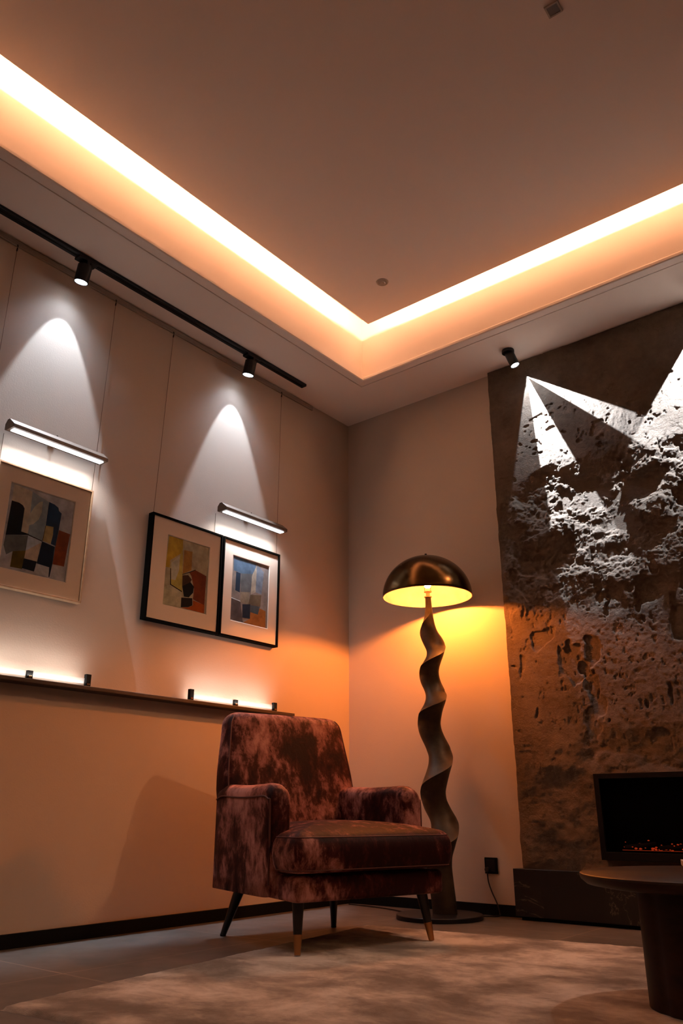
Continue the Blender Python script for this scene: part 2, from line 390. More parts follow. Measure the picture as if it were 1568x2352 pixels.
def beam_light(name, loc, power, col, axis, half, soft, p_near=2.2, radius=.004, vmin=.06):
    """Narrow reflector beam grazing the left wall; brightest along its length, like a focused lens."""
    d = bpy.data.lights.new(name, 'POINT'); d.energy = power; d.color = col; d.shadow_soft_size = radius
    d.use_nodes = True; nt = d.node_tree; em = nt.nodes['Emission']
    o = bpy.data.objects.new(name, d); S.collection.objects.link(o); o.location = loc
    tc = nt.nodes.new('ShaderNodeTexCoord')
    dp = nt.nodes.new('ShaderNodeVectorMath'); dp.operation = 'DOT_PRODUCT'; nt.links.new(tc.outputs['Normal'], dp.inputs[0]); dp.inputs[1].default_value = Vector(axis).normalized()
    ac = nt.nodes.new('ShaderNodeMath'); ac.operation = 'ARCCOSINE'; nt.links.new(dp.outputs['Value'], ac.inputs[0])
    mr = nt.nodes.new('ShaderNodeMapRange'); mr.interpolation_type = 'SMOOTHSTEP'
    mr.inputs['From Min'].default_value = math.radians(half+soft); mr.inputs['From Max'].default_value = math.radians(half-soft); nt.links.new(ac.outputs[0], mr.inputs['Value'])
    sp = nt.nodes.new('ShaderNodeSeparateXYZ'); nt.links.new(tc.outputs['Normal'], sp.inputs[0])
    ab = nt.nodes.new('ShaderNodeMath'); ab.operation = 'ABSOLUTE'; nt.links.new(sp.outputs[0], ab.inputs[0])
    mx_ = nt.nodes.new('ShaderNodeMath'); mx_.operation = 'MAXIMUM'; mx_.inputs[1].default_value = vmin; nt.links.new(ab.outputs[0], mx_.inputs[0])
    pw = nt.nodes.new('ShaderNodeMath'); pw.operation = 'POWER'; pw.inputs[1].default_value = -p_near; nt.links.new(mx_.outputs[0], pw.inputs[0])
    ml = nt.nodes.new('ShaderNodeMath'); ml.operation = 'MULTIPLY'; nt.links.new(pw.outputs[0], ml.inputs[0]); nt.links.new(mr.outputs[0], ml.inputs[1])
    nt.links.new(ml.outputs[0], em.inputs['Strength']); return o
def sector_light(name, loc, power, col, sectors, radius=.002):
    """Point lamp behind a slotted shutter: sectors = (from_deg, to_deg, level) measured from straight down towards +x."""
    d = bpy.data.lights.new(name, 'POINT'); d.energy = power; d.color = col; d.shadow_soft_size = radius
    d.use_nodes = True; nt = d.node_tree; em = nt.nodes['Emission']
    o = bpy.data.objects.new(name, d); S.collection.objects.link(o); o.location = loc
    g_ = nt.nodes.new('ShaderNodeTexCoord'); sp = nt.nodes.new('ShaderNodeSeparateXYZ'); nt.links.new(g_.outputs['Normal'], sp.inputs[0])
    def mth(op, a, b_=None, c=None):
        n_ = nt.nodes.new('ShaderNodeMath'); n_.operation = op
        for i, v_ in enumerate((a, b_, c)):
            if v_ is None: continue
            if isinstance(v_, (int, float)): n_.inputs[i].default_value = v_
            else: nt.links.new(v_, n_.inputs[i])
        return n_.outputs[0]
    nz_ = mth('MULTIPLY', sp.outputs[2], -1.0)
    ang = mth('MULTIPLY', mth('ARCTAN2', sp.outputs[0], nz_), 180/math.pi)
    tot = None
    for a, b_, lv, soft in sectors:
        def ss(e0, e1):
            n_ = nt.nodes.new('ShaderNodeMapRange'); n_.interpolation_type = 'SMOOTHSTEP'; n_.inputs['From Min'].default_value = e0; n_.inputs['From Max'].default_value = e1
            nt.links.new(ang, n_.inputs['Value']); return n_.outputs[0]
        up = ss(a-soft, a+soft); dn = ss(b_+soft, b_-soft) if False else mth('SUBTRACT', 1.0, ss(b_-soft, b_+soft))
        w = mth('MULTIPLY', mth('MULTIPLY', up, dn), lv); tot = w if tot is None else mth('ADD', tot, w)
    # room side is shuttered: light leaves only towards the wall and gently to the floor
    n_ = nt.nodes.new('ShaderNodeMapRange'); n_.interpolation_type = 'SMOOTHSTEP'; n_.inputs['From Min'].default_value = .05; n_.inputs['From Max'].default_value = .18
    nt.links.new(sp.outputs[1], n_.inputs['Value'])
    tot = mth('MULTIPLY', tot, n_.outputs[0])
    # narrow optic: strongest straight along the wall
    tot = mth('MULTIPLY', tot, mth('POWER', mth('MAXIMUM', mth('ABSOLUTE', sp.outputs[1]), .05), -.35))
    nt.links.new(tot, em.inputs['Strength'])
    return o
def track_head(y, label):
    e = empty('track_spotlight', (.125, y, ZS-.014)); tagp(e, label, 'spotlight', 'spotlights on the ceiling track')
    tilt = math.radians(13); ax = Vector((-math.sin(tilt), 0, -math.cos(tilt)))
    top = Vector((-.004, 0, -.022)); L = .078; end = top+ax*L
    bm = bmesh.new(); box(bm, -.019, .019, -.045, .045, -.012, 0, .002); finish('adapter', bm, M['black_metal'], e)
    bm = bmesh.new(); cyl(bm, (0, 0, -.010), (0, 0, -.024), .009, n=20); box(bm, -.022, -.018, -.006, .006, -.03, -.010); box(bm, .016, .02, -.006, .006, -.03, -.010); finish('swivel', bm, M['black_metal'], e)
    bm = bmesh.new()
    q = ax.to_track_quat('Z', 'Y'); n = 40
    prof = [(.001, 0), (.0265, 0), (.0295, .003), (.0295, L), (.0262, L), (.0262, L-.006), (.001, L-.006)]
    rings(bm, [[top + q @ Vector((r*math.cos(2*math.pi*i/n), r*math.sin(2*math.pi*i/n), z)) for i in range(n)] for r, z in prof])
    finish('housing', bm, M['black_metal'], e, True, 40)
    bm = bmesh.new(); rings(bm, [[top + q @ Vector((r*math.cos(2*math.pi*i/n), r*math.sin(2*math.pi*i/n), z)) for i in range(n)] for r, z in ((.0255, L-.005), (.0255, L-.001), (.018, L+.001), (.004, L+.0015))])
    finish('lens', bm, M['lens'], e, True)
    p = Vector((.125, y, ZS-.014))+end+ax*.006
    beam_light('track_spot_beam', p, P_TRACK, COOL, (-math.sin(math.radians(14.5)), 0, -math.cos(math.radians(14.5))), 22.5, 2.0, 1.25)
    beam_light('track_spot_spill', p, P_TRACK_SOFT, COOL, (-.42, 0, -.9), 40, 18, 1.4, .012, .30)
track_head(-1.923, 'black track spotlight lighting the wall above the left picture')
track_head(-.945, 'black track spotlight lighting the wall above the two black framed pictures')

# stone wall spots: surface mounted
def stone_head(x, y, aim, label, cross=True):
    e = empty('ceiling_spotlight', (x, y, ZS)); tagp(e, label, 'spotlight')
    bm = bmesh.new(); cyl(bm, (0, 0, -.016), (0, 0, 0), .031, n=36, bev=.0015); finish('ceiling_plate', bm, M['black_metal'], e, True, 40)
    ax = Vector(aim).normalized(); top = Vector((.004, .002, -.016)); L = .078
    bm = bmesh.new(); cyl(bm, (0, 0, -.012), (0, 0, -.03), .008, n=16); finish('swivel', bm, M['black_metal'], e)
    q = ax.to_track_quat('Z', 'Y'); n = 40; bm = bmesh.new()
    prof = [(.001, 0), (.021, 0), (.0235, .003), (.0235, L), (.0205, L), (.0205, L-.006), (.001, L-.006)]
    rings(bm, [[top + q @ Vector((r*math.cos(2*math.pi*i/n), r*math.sin(2*math.pi*i/n), z)) for i in range(n)] for r, z in prof]); finish('housing', bm, M['black_metal'], e, True, 40)
    bm = bmesh.new(); rings(bm, [[top + q @ Vector((r*math.cos(2*math.pi*i/n), r*math.sin(2*math.pi*i/n), z)) for i in range(n)] for r, z in ((.020, L-.005), (.020, L-.002), (.003, L-.001))]); finish('lens', bm, M['lens'], e, True)
    return Vector((x, y, ZS))+top+ax*(L+.008)
p = stone_head(1.157, -.163, (.30, .14, -1), 'black adjustable ceiling spotlight throwing white beams down the stone wall')
sector_light('stone_spot_beams', tuple(p), P_STONE, COOL, [(-12, 3.5, .045, 1.2), (3.5, 21.5, 1.0, .5), (21.5, 44, .010, 1), (44, 53.5, .60, .5)])
p = stone_head(2.05, -.163, (-.1, .14, -1), 'black ceiling spotlight further right along the stone wall')
sector_light('stone_spot_beams', tuple(p), P_STONE2, COOL, [(-37, 40, 1.0, .6)])
spot_light('floor_spill_beam', p+Vector((0, -.01, -.01)), (1.9, -1.2, 0), 66, .8, P_FLOOR, (1.0, .86, .76), .01)
added_spot = stone_head(2.55, -.20, (-.7, -.4, -1), 'added out-of-view black ceiling spotlight aimed at the armchair to cast its shadow')
spot_light('added_armchair_beam', added_spot, (.45, -1.15, .30), 54, .7, P_WARM, (1.0, .50, .24), .012)  # warm lamp added out of view for the armchair shadow on the wall

# recessed ceiling items
e = empty('ceiling_detector', (.799, -.738, ZP-.002)); e.scale = (1.75, 1.75, 1.4); tagp(e, 'small round white ceiling detector near the corner of the tray ceiling', 'detector')
bm = bmesh.new(); lathe(bm, [(.001, -.004), (.014, -.004), (.0165, -.0025), (.0175, 0)], 32); finish('rim', bm, M['ceil'], e, True, 30)
bm = bmesh.new(); lathe(bm, [(.001, -.006), (.007, -.006), (.009, -.004)], 24); finish('sensor', bm, M['rail'], e, True, 30); bpy.data.objects['rim'].data.materials[0] = M['rail']
e = empty('ceiling_speaker', (2.072, -1.548, ZP-.002), math.radians(2)); tagp(e, 'small square dark recessed fitting at the top of the ceiling', 'ceiling fitting')
bm = bmesh.new(); box(bm, -.019, .019, -.019, .019, -.004, 0, .001); finish('plate', bm, simple('dark_fitting', (.16, .12, .10), .5), e)
bm = bmesh.new()
for a in range(4):
    c_, s_ = round(math.cos(a*math.pi/2)), round(math.sin(a*math.pi/2))
    x0, x1, y0, y1 = (.017, .023, -.023, .023) if a % 2 == 0 else (-.017, .017, .017, .023)
    if a == 2: x0, x1 = -.023, -.017
    if a == 3: y0, y1 = -.023, -.017
    box(bm, x0, x1, y0, y1, -.006, 0, .0008)
finish('rim', bm, M['rail'], e)

# ================================================================== PICTURE WALL
bm = bmesh.new(); box(bm, 0, .009, -5.2, -.334, 2.568, 2.590, .0015)
r_ = finish('picture_rail', bm, M['rail']); tagp(r_, 'slim metal picture rail running along the top of the left wall', 'picture rail')
bm = bmesh.new(); box(bm, .0088, .0105, -5.19, -.337, 2.574, 2.578); finish('lip', bm, M['rail'], r_)
def wire(y, z1, label, y2=None):
    e = empty('picture_wire', (.007, y, 2.568)); tagp(e, label, 'hanging wire', 'wires hanging from the picture rail')
    bm = bmesh.new(); tube(bm, [(.0035, 0, .004), (.007, 0, -.004), (.006, 0, -.014), (.004, 0, -.026)], .0028, 8); finish('hook', bm, M['hook'], e, True)
    y2 = y if y2 is None else y2
    bm = bmesh.new(); tube(bm, [(.004, 0, -.024), (.006, y2-y, z1-2.568)], .0011, 6); finish('cable', bm, M['wire'], e, True)
wire(-2.167, .95, 'thin hanging wire at the left edge left of the wood framed picture')
wire(-1.688, 1.64, 'thin hanging wire down to the right corner of the wood framed picture', -1.700)
wire(-1.357, 1.636, 'thin hanging wire above the left side of the ochre picture', -1.385)
wire(-.600, 1.637, 'thin hanging wire above the right corner of the blue grey picture', -.606)

ART_A = [
  ('bg', (150, 125, 112), [[-2.032,1.568],[-1.771,1.566],[-1.782,1.243],[-2.056,1.244]]),
  ('tan', (165, 130, 100), [[-2.032,1.566],[-1.957,1.559],[-1.951,1.412],[-1.953,1.388],[-1.98,1.391],[-1.981,1.486],[-1.987,1.494],[-2.033,1.5]]),
  ('grey', (118, 110, 102), [[-1.957,1.559],[-1.885,1.538],[-1.887,1.44],[-1.892,1.379],[-1.953,1.388],[-1.951,1.412]]),
  ('tan2', (160, 132, 104), [[-1.922,1.527],[-1.91,1.533],[-1.908,1.489],[-1.917,1.457],[-1.936,1.434],[-1.961,1.419],[-1.958,1.461],[-1.94,1.503]]),
  ('black', (12, 12, 14), [[-2.033,1.5],[-2.004,1.5],[-1.987,1.494],[-1.979,1.484],[-1.979,1.393],[-1.948,1.391],[-1.952,1.386],[-2.037,1.365]]),
  ('greybrown', (85, 72, 62), [[-2.037,1.365],[-1.95,1.385],[-1.951,1.326],[-2.001,1.311],[-2.024,1.293],[-2.039,1.326]]),
  ('olive', (84, 58, 16), [[-2.001,1.311],[-1.951,1.326],[-1.955,1.254],[-2.002,1.252]]),
  ('pale', (160, 142, 132), [[-1.95,1.385],[-1.892,1.376],[-1.894,1.371],[-1.951,1.326]]),
  ('peach', (168, 128, 98), [[-1.894,1.371],[-1.901,1.295],[-1.953,1.295],[-1.951,1.326]]),
  ('black2', (14, 16, 20), [[-1.954,1.295],[-1.901,1.295],[-1.907,1.255],[-1.956,1.257]]),
  ('navy', (22, 38, 54), [[-1.884,1.539],[-1.859,1.535],[-1.842,1.527],[-1.838,1.515],[-1.825,1.508],[-1.829,1.432],[-1.834,1.373],[-1.854,1.376],[-1.852,1.445],[-1.885,1.442]]),
  ('ochre', (150, 112, 66), [[-1.885,1.442],[-1.852,1.445],[-1.85,1.413],[-1.855,1.375],[-1.889,1.38]]),
  ('navy2', (10, 20, 32), [[-1.891,1.377],[-1.836,1.369],[-1.837,1.3],[-1.842,1.248],[-1.847,1.247],[-1.848,1.285],[-1.901,1.288]]),
  ('rust', (112, 42, 14), [[-1.827,1.439],[-1.778,1.435],[-1.787,1.302],[-1.836,1.3],[-1.834,1.373]]),
  ('pale2', (158, 132, 116), [[-1.903,1.286],[-1.848,1.285],[-1.846,1.247],[-1.906,1.252]]),
  ('line', (16, 14, 14), [[-1.953,1.39],[-1.891,1.379],[-1.891,1.376],[-1.953,1.386]]),
  ('line2', (16, 14, 14), [[-1.886,1.441],[-1.884,1.442],[-1.889,1.379],[-1.891,1.379]]),
]
ART_B = [
  ('bg', (150, 118, 84), [[-1.298,1.555],[-1.06,1.557],[-1.071,1.249],[-1.311,1.247]]),
  ('ochre', (160, 112, 32), [[-1.298,1.555],[-1.219,1.556],[-1.214,1.5],[-1.282,1.447],[-1.282,1.414],[-1.305,1.412]]),
  ('yellow', (160, 122, 52), [[-1.216,1.528],[-1.205,1.324],[-1.272,1.339],[-1.276,1.412],[-1.28,1.438],[-1.229,1.482]]),
  ('pale', (160, 134, 104), [[-1.276,1.439],[-1.23,1.481],[-1.23,1.413],[-1.246,1.365],[-1.27,1.364]]),
  ('orange', (145, 88, 34), [[-1.209,1.511],[-1.161,1.515],[-1.16,1.429],[-1.208,1.402]]),
  ('pale2', (158, 128, 92), [[-1.31,1.32],[-1.275,1.338],[-1.206,1.323],[-1.206,1.252],[-1.31,1.249]]),
  ('rust', (100, 34, 12), [[-1.138,1.435],[-1.071,1.421],[-1.073,1.286],[-1.141,1.3],[-1.138,1.347],[-1.158,1.402],[-1.172,1.417]]),
  ('brown', (66, 34, 20), [[-1.209,1.395],[-1.176,1.403],[-1.154,1.387],[-1.162,1.373],[-1.206,1.346]]),
  ('black', (14, 12, 12), [[-1.206,1.346],[-1.161,1.374],[-1.14,1.358],[-1.142,1.33],[-1.165,1.304],[-1.193,1.302]]),
  ('black2', (24, 16, 14), [[-1.207,1.295],[-1.145,1.304],[-1.142,1.272],[-1.164,1.26],[-1.206,1.252]]),
  ('orange2', (140, 52, 12), [[-1.206,1.251],[-1.164,1.259],[-1.139,1.273],[-1.141,1.296],[-1.072,1.287],[-1.072,1.249]]),
  ('line', (20, 14, 12), [[-1.279,1.411],[-1.275,1.412],[-1.269,1.342],[-1.206,1.324],[-1.205,1.319],[-1.274,1.339]]),
  ('line2', (20, 14, 12), [[-1.21,1.4],[-1.172,1.419],[-1.138,1.437],[-1.136,1.434],[-1.171,1.415],[-1.21,1.397]]),
]
ART_C = [
  ('bg', (122, 96, 80), [[-0.905,1.559],[-0.661,1.556],[-0.679,1.246],[-0.917,1.253]]),
  ('blue', (76, 82, 88), [[-0.905,1.558],[-0.755,1.552],[-0.767,1.499],[-0.854,1.483],[-0.903,1.488]]),
  ('teal', (28, 36, 44), [[-0.887,1.485],[-0.857,1.483],[-0.858,1.389],[-0.888,1.394]]),
  ('grey', (88, 76, 68), [[-0.854,1.483],[-0.77,1.498],[-0.789,1.404],[-0.855,1.393]]),
  ('tan', (152, 122, 96), [[-0.782,1.488],[-0.752,1.547],[-0.752,1.412],[-0.785,1.393]]),
  ('slate', (108, 100, 98), [[-0.75,1.55],[-0.702,1.523],[-0.713,1.407],[-0.754,1.411]]),
  ('brown', (76, 58, 50), [[-0.911,1.354],[-0.852,1.348],[-0.83,1.25],[-0.917,1.253]]),
  ('tan2', (124, 98, 74), [[-0.854,1.393],[-0.794,1.403],[-0.799,1.343],[-0.852,1.343]]),
  ('block', (92, 68, 46), [[-0.788,1.392],[-0.713,1.404],[-0.718,1.348],[-0.799,1.344]]),
  ('dark', (26, 28, 34), [[-0.838,1.336],[-0.785,1.346],[-0.785,1.276],[-0.835,1.273]]),
  ('darkgrey', (62, 58, 54), [[-0.784,1.342],[-0.721,1.346],[-0.733,1.305],[-0.784,1.308]]),
  ('orange', (140, 72, 26), [[-0.784,1.308],[-0.733,1.305],[-0.724,1.338],[-0.681,1.331],[-0.679,1.246],[-0.83,1.25],[-0.785,1.275]]),  # warm reflection in the glass, painted into the artwork
  ('line', (190, 170, 155), [[-0.912,1.356],[-0.852,1.35],[-0.852,1.346],[-0.912,1.352]]),
]

def picture(name_lab, y0, y1, z0, z1, fw, depth, fmat, art, artname, label, group):
    e = empty('framed_picture', (.0, (y0+y1)/2, z0)); tagp(e, label, 'picture', group)
    c = (y0+y1)/2
    Y0, Y1, Z1 = y0-c, y1-c, z1-z0
    x0 = .004
    bm = bmesh.new()
    box(bm, x0, x0+depth, Y0, Y0+fw, 0, Z1, .0008); box(bm, x0, x0+depth, Y1-fw, Y1, 0, Z1, .0008)
    box(bm, x0, x0+depth, Y0+fw, Y1-fw, 0, fw, .0008); box(bm, x0, x0+depth, Y0+fw, Y1-fw, Z1-fw, Z1, .0008)
    finish('frame', bm, fmat, e)
    ay = [p[0]-c for p in art[0][2]]; az = [p[1]-z0 for p in art[0][2]]
    a0, a1, b0, b1 = (ay[0]+ay[3])/2, (ay[1]+ay[2])/2, (az[2]+az[3])/2, (az[0]+az[1])/2
    mx_, t_ = x0+depth-.008, .0018
    bm = bmesh.new()
    I = .004
    box(bm, mx_-t_, mx_, Y0+fw-.002, a0-I, fw-.002, Z1-fw+.002); box(bm, mx_-t_, mx_, a1+I, Y1-fw+.002, fw-.002, Z1-fw+.002)
    box(bm, mx_-t_, mx_, a0-I, a1+I, fw-.002, b0-I); box(bm, mx_-t_, mx_, a0-I, a1+I, b1+I, Z1-fw+.002)
    mb = finish('mat_board', bm, M['mat_board'], e)
    # bevelled window edge
    bm = bmesh.new()
    ro = [Vector((mx_+.0002, a0-I, b0-I)), Vector((mx_+.0002, a1+I, b0-I)), Vector((mx_+.0002, a1+I, b1+I)), Vector((mx_+.0002, a0-I, b1+I))]
    ri_ = [Vector((mx_-.003, a0-I+.003, b0-I+.003)), Vector((mx_-.003, a1+I-.003, b0-I+.003)), Vector((mx_-.003, a1+I-.003, b1+I-.003)), Vector((mx_-.003, a0-I+.003, b1+I-.003))]
    rings(bm, [ro, ri_], False); finish('window_bevel', bm, M['bevel'], mb)
    # art: bare polygons layered paper-thin over the sheet
    bm = bmesh.new(); mats = []
    for k, (nm, col, pts) in enumerate(art):
        mats.append(paint('paint_'+nm, col))
        xx = mx_-.0046+k*.00005
        P_ = [Vector((xx, p[0]-c, p[1]-z0)) for p in pts]
        if k == 0: P_ = [Vector((xx, a0-I, b1+I)), Vector((xx, a1+I, b1+I)), Vector((xx, a1+I, b0-I)), Vector((xx, a0-I, b0-I))]
        else:
            for p in P_: p.y = min(max(p.y, a0-I), a1+I); p.z = min(max(p.z, b0-I), b1+I)
        try: f = bm.faces.new([bm.verts.new(p) for p in P_]); f.material_index = k
        except ValueError: pass
    # orient to the room
    for f in bm.faces:
        f.normal_update()
        if f.normal.x < 0: f.normal_flip()
    bmesh.ops.triangulate(bm, faces=bm.faces[:])
    me_ = bpy.data.meshes.new(artname); bm.to_mesh(me_); bm.free()
    for mt in mats: me_.materials.append(mt)
    ao = bpy.data.objects.new(artname, me_); S.collection.objects.link(ao); ao.parent = e
    bm = bmesh.new(); box(bm, x0+.001, x0+.004, Y0+fw, Y1-fw, fw, Z1-fw); finish('backing', bm, M['black_matte'], e)
    bm = bmesh.new(); xg = mx_+.003
    f = bm.faces.new([bm.verts.new(p) for p in ((xg, Y0+fw-.001, fw-.001), (xg, Y1-fw+.001, fw-.001), (xg, Y1-fw+.001, Z1-fw+.001), (xg, Y0+fw-.001, Z1-fw+.001))])
    finish('glass_pane', bm, M['glass'], e)
picture('a', -2.110, -1.702, 1.172, 1.638, .007, .028, M['oak_frame'], ART_A, 'abstract_art',
        'pale wood framed abstract with black, navy and rust shapes, at the left edge', 'framed abstract pictures')
picture('b', -1.402, -.990, 1.166, 1.636, .009, .032, M['black_frame'], ART_B, 'abstract_art',
        'black framed abstract in ochre, rust and black, middle picture', 'framed abstract pictures')
picture('c', -.984, -.600, 1.166, 1.636, .009, .032, M['black_frame'], ART_C, 'abstract_art',
        'black framed abstract in grey blue with a painted-in orange reflection, right of the ochre one', 'framed abstract pictures')

def picture_light(y0, y1, z, label):
    c = (y0+y1)/2; L = y1-y0
    e = empty('picture_light', (0, c, z)); tagp(e, label, 'picture light', 'bar lights over the pictures')
    # hood: sloping face, small ends, profile in x-z
    pr = [(.026, .002), (.026, .026), (.040, .042), (.054, .042), (.090, .012), (.090, -.002), (.084, -.002), (.038, -.002)]
    bm = bmesh.new(); rings(bm, [[Vector((x, s*L/2, zz)) for x, zz in pr] for s in (-1, 1)]); bmesh.ops.bevel(bm, geom=bm.edges[:], offset=.0012, segments=1, affect='EDGES')
    finish('hood', bm, M['bronze'], e)
    bm = bmesh.new(); box(bm, .050, .076, -L/2+.012, L/2-.012, -.0055, -.001, .001); finish('led_tube', bm, M['led'], e)
    bm = bmesh.new(); cyl(bm, (0, 0, .03), (.030, 0, .03), .005, n=14); cyl(bm, (.04, 0, .040), (.04, 0, .052), .003, n=12); cyl(bm, (0, 0, .03), (.004, 0, .03), .014, n=20); finish('bracket', bm, M['bronze'], e)
    bm = bmesh.new(); cyl(bm, (.003, -L/2+.012, -.0), (.003, -L/2+.012, -.12 if z < 1.76 else -.02), .001, n=6); finish('cable', bm, M['wire'], e)
    area_light('picture_light_glow', (.074, c, z-.008), (.045, c, z-.3), L-.03, .018, P_PICBAR, (.95, .96, 1.0), spread=math.radians(125))
picture_light(-2.107, -1.690, 1.757, 'bronze bar light above the wood framed picture')
picture_light(-1.030, -.610, 1.745, 'bronze bar light above the blue grey picture')

# ledge
bm = bmesh.new(); box(bm, 0, .065, -5.0, -.50, .845, .860, .002)
l_ = finish('wall_ledge', bm, M['ledge']); tagp(l_, 'long thin dark wooden ledge on the left wall below the pictures', 'wall ledge')
def ledge_light(ya, yb, posts, label):
    e = empty('ledge_light', (0, (ya+yb)/2, .860)); tagp(e, label, 'ledge light', 'uplights standing on the wall ledge'); c = (ya+yb)/2
    for k, (y, hh) in enumerate(posts):
        y -= c; bm = bmesh.new(); box(bm, .036, .052, y-.011, y+.011, 0, hh, .0015); p_ = finish('post', bm, M['black_matte'], e)
        bm = bmesh.new(); box(bm, .052, .0526, y-.004, y-.001, .006, .012); box(bm, .052, .0526, y+.002, y+.005, .006, .012); finish('screw', bm, M['brass'], p_)
    bm = bmesh.new(); box(bm, .039, .041, posts[0][0]-c, posts[-1][0]-c, .002, .031); finish('acrylic_panel', bm, M['frost'], e)
    bm = bmesh.new(); box(bm, .025, .035, posts[0][0]-c, posts[-1][0]-c, 0, .005, .001); finish('led_strip', bm, simple('strip_body', (.5, .5, .5), .5), e)
    area_light('ledge_light_glow', (.056, (posts[0][0]+posts[-1][0])/2, .872), (.0, (posts[0][0]+posts[-1][0])/2, 1.10), posts[-1][0]-posts[0][0]-.03, .010, P_LEDGE_FAR, (1.0, .96, .92))
    area_light('ledge_light_glow', (.030, (posts[0][0]+posts[-1][0])/2, .868), (.0, (posts[0][0]+posts[-1][0])/2, 1.02), posts[-1][0]-posts[0][0]-.01, .012, P_LEDGE, (1.0, .96, .92))
ledge_light(-2.1, -1.63, [(-2.12, .042), (-1.885, .030), (-1.645, .046)], 'glowing ledge uplight under the wood framed picture')
ledge_light(-1.12, -.61, [(-1.135, .047), (-.875, .028), (-.622, .040)], 'glowing ledge uplight under the two black framed pictures')

# ================================================================== ARMCHAIR
chair = empty('armchair', (.685, -1.031, 0), math.radians(-16))
tagp(chair, 'low armchair in crushed burgundy velvet on black tapered legs with brass tips', 'armchair')
def sq_ring(cx, cy, z, a, b_, n=48, p=4.0, zf=None):
    out = []
    for i in range(n):
        t = 2*math.pi*i/n; c_, s_ = math.cos(t), math.sin(t)
        x = math.copysign(abs(c_)**(2/p), c_)*a; y = math.copysign(abs(s_)**(2/p), s_)*b_
        out.append(Vector((cx+x, cy+y, z if zf is None else zf(cx+x, cy+y))))
    return out
def sm(o, lv=1, sharp=False):
    md = o.modifiers.new('sub', 'SUBSURF'); md.levels = lv; md.render_levels = lv
    return o
def rbox(bm, ctr_half, z0, z1, rad=.03, p=6, n=56, crown=0, layers=None):
    """soft box: plan ring function(inset)->ring, with rounded top/bottom edges"""
    R = []
    prof = [(rad, 0), (rad*.3, rad*.12), (0, rad*.55), (0, (z1-z0)/2), (0, z1-z0-rad*.55), (rad*.3, z1-z0-rad*.12), (rad, z1-z0)]
    for ins, dz in prof: R.append(ctr_half(ins, z0+dz))
    return R
def plan(bm_pts, n=10, r=.03):
    """rounded polygon outline -> function(inset, z)"""
    P_ = [Vector((a, b_, 0)) for a, b_ in bm_pts]; N = len(P_)
    def fn(ins, z):
        out = []
        for i in range(N):
            a, b_, c = P_[i-1], P_[i], P_[(i+1) % N]
            d0 = (b_-a).normalized(); d1 = (c-b_).normalized()
            n0 = Vector((-d0.y, d0.x, 0)); n1 = Vector((-d1.y, d1.x, 0))    # inward for CCW
            k = n0+n1; k = k/max(.2, k.dot(n0)) if k.length > 1e-6 else n0
            v_ = b_+k*ins
            cr = d0.x*d1.y-d0.y*d1.x
            rr = max(.002, (r-ins) if cr > 0 else (r*.5+ins))
            t_ = rr*math.tan(math.acos(max(-1, min(1, d0.dot(d1))))/2)
            s0 = v_-d0*t_; s1 = v_+d1*t_
            for j in range(n+1):
                u_ = j/n; q_ = s0*(1-u_)**2+v_*2*u_*(1-u_)+s1*u_**2
                out.append(Vector((q_.x, q_.y, z)))
        return out
    return fn
def pillow_fill(bm, ring, zc, steps=7, dome=0, center=None):
    """close a ring with shrinking rings to a centre point with a crown"""
    N = len(ring); c = center or sum((v_.co for v_ in ring), Vector())/N
    prev = ring
    for s in range(1, steps):
        t = s/steps; hgt = dome*(1-(1-t)**2.2)
        cur = [bm.verts.new((v_.co.x*(1-t)+c.x*t, v_.co.y*(1-t)+c.y*t, zc+hgt)) for v_ in ring]
        for i in range(N): bm.faces.new((prev[i], prev[(i+1) % N], cur[(i+1) % N], cur[i]))
        prev = cur
    cv = bm.verts.new((c.x, c.y, zc+dome))
    for i in range(N): bm.faces.new((prev[i], prev[(i+1) % N], cv))
# seat base (rail box)
fn = plan([(-.29, -.235), (.312, -.305), (.312, .312), (-.29, .262)], 8, .035)
bm = bmesh.new(); R = [fn(.012, .157), fn(.003, .160), fn(0, .168), fn(0, .19), fn(0, .216), fn(.003, .226), fn(.014, .232)]
vr = rings(bm, R, False); pillow_fill(bm, vr[0], .156, 4); pillow_fill(bm, vr[-1], .233, 4)
finish('seat_base', bm, M['velvet'], chair, True)
# seat cushion, T shaped
fn = plan([(-.20, -.232), (.185, -.236), (.185, -.318), (.335, -.318), (.335, .328), (.185, .328), (.185, .246), (-.20, .242)], 7, .032)
bm = bmesh.new(); z0, z1 = .240, .350
R = [fn(.026, z0-.001), fn(.012, z0+.002), fn(.003, z0+.010), fn(-.003, z0+.024), fn(-.007, z0+.045), fn(-.008, z0+.066), fn(-.005, z1-.026), fn(.001, z1-.012), fn(.009, z1-.002), fn(.018, z1+.005), fn(.030, z1+.010)]
vr = rings(bm, R, False); pillow_fill(bm, vr[0], z0-.001, 5, 0, Vector((.08, .005, 0))); pillow_fill(bm, vr[-1], z1+.010, 9, .033, Vector((.06, .005, 0)))
cu = finish('seat_cushion', bm, M['velvet'], chair, True)
for zz, ii in ((z1-.006, .0055), (z0+.008, .0045)):
    bm = bmesh.new(); pts = fn(ii, zz); pts.append(pts[0]); tube(bm, pts, .0022, 6); finish('piping', bm, M['piping'], cu, True)
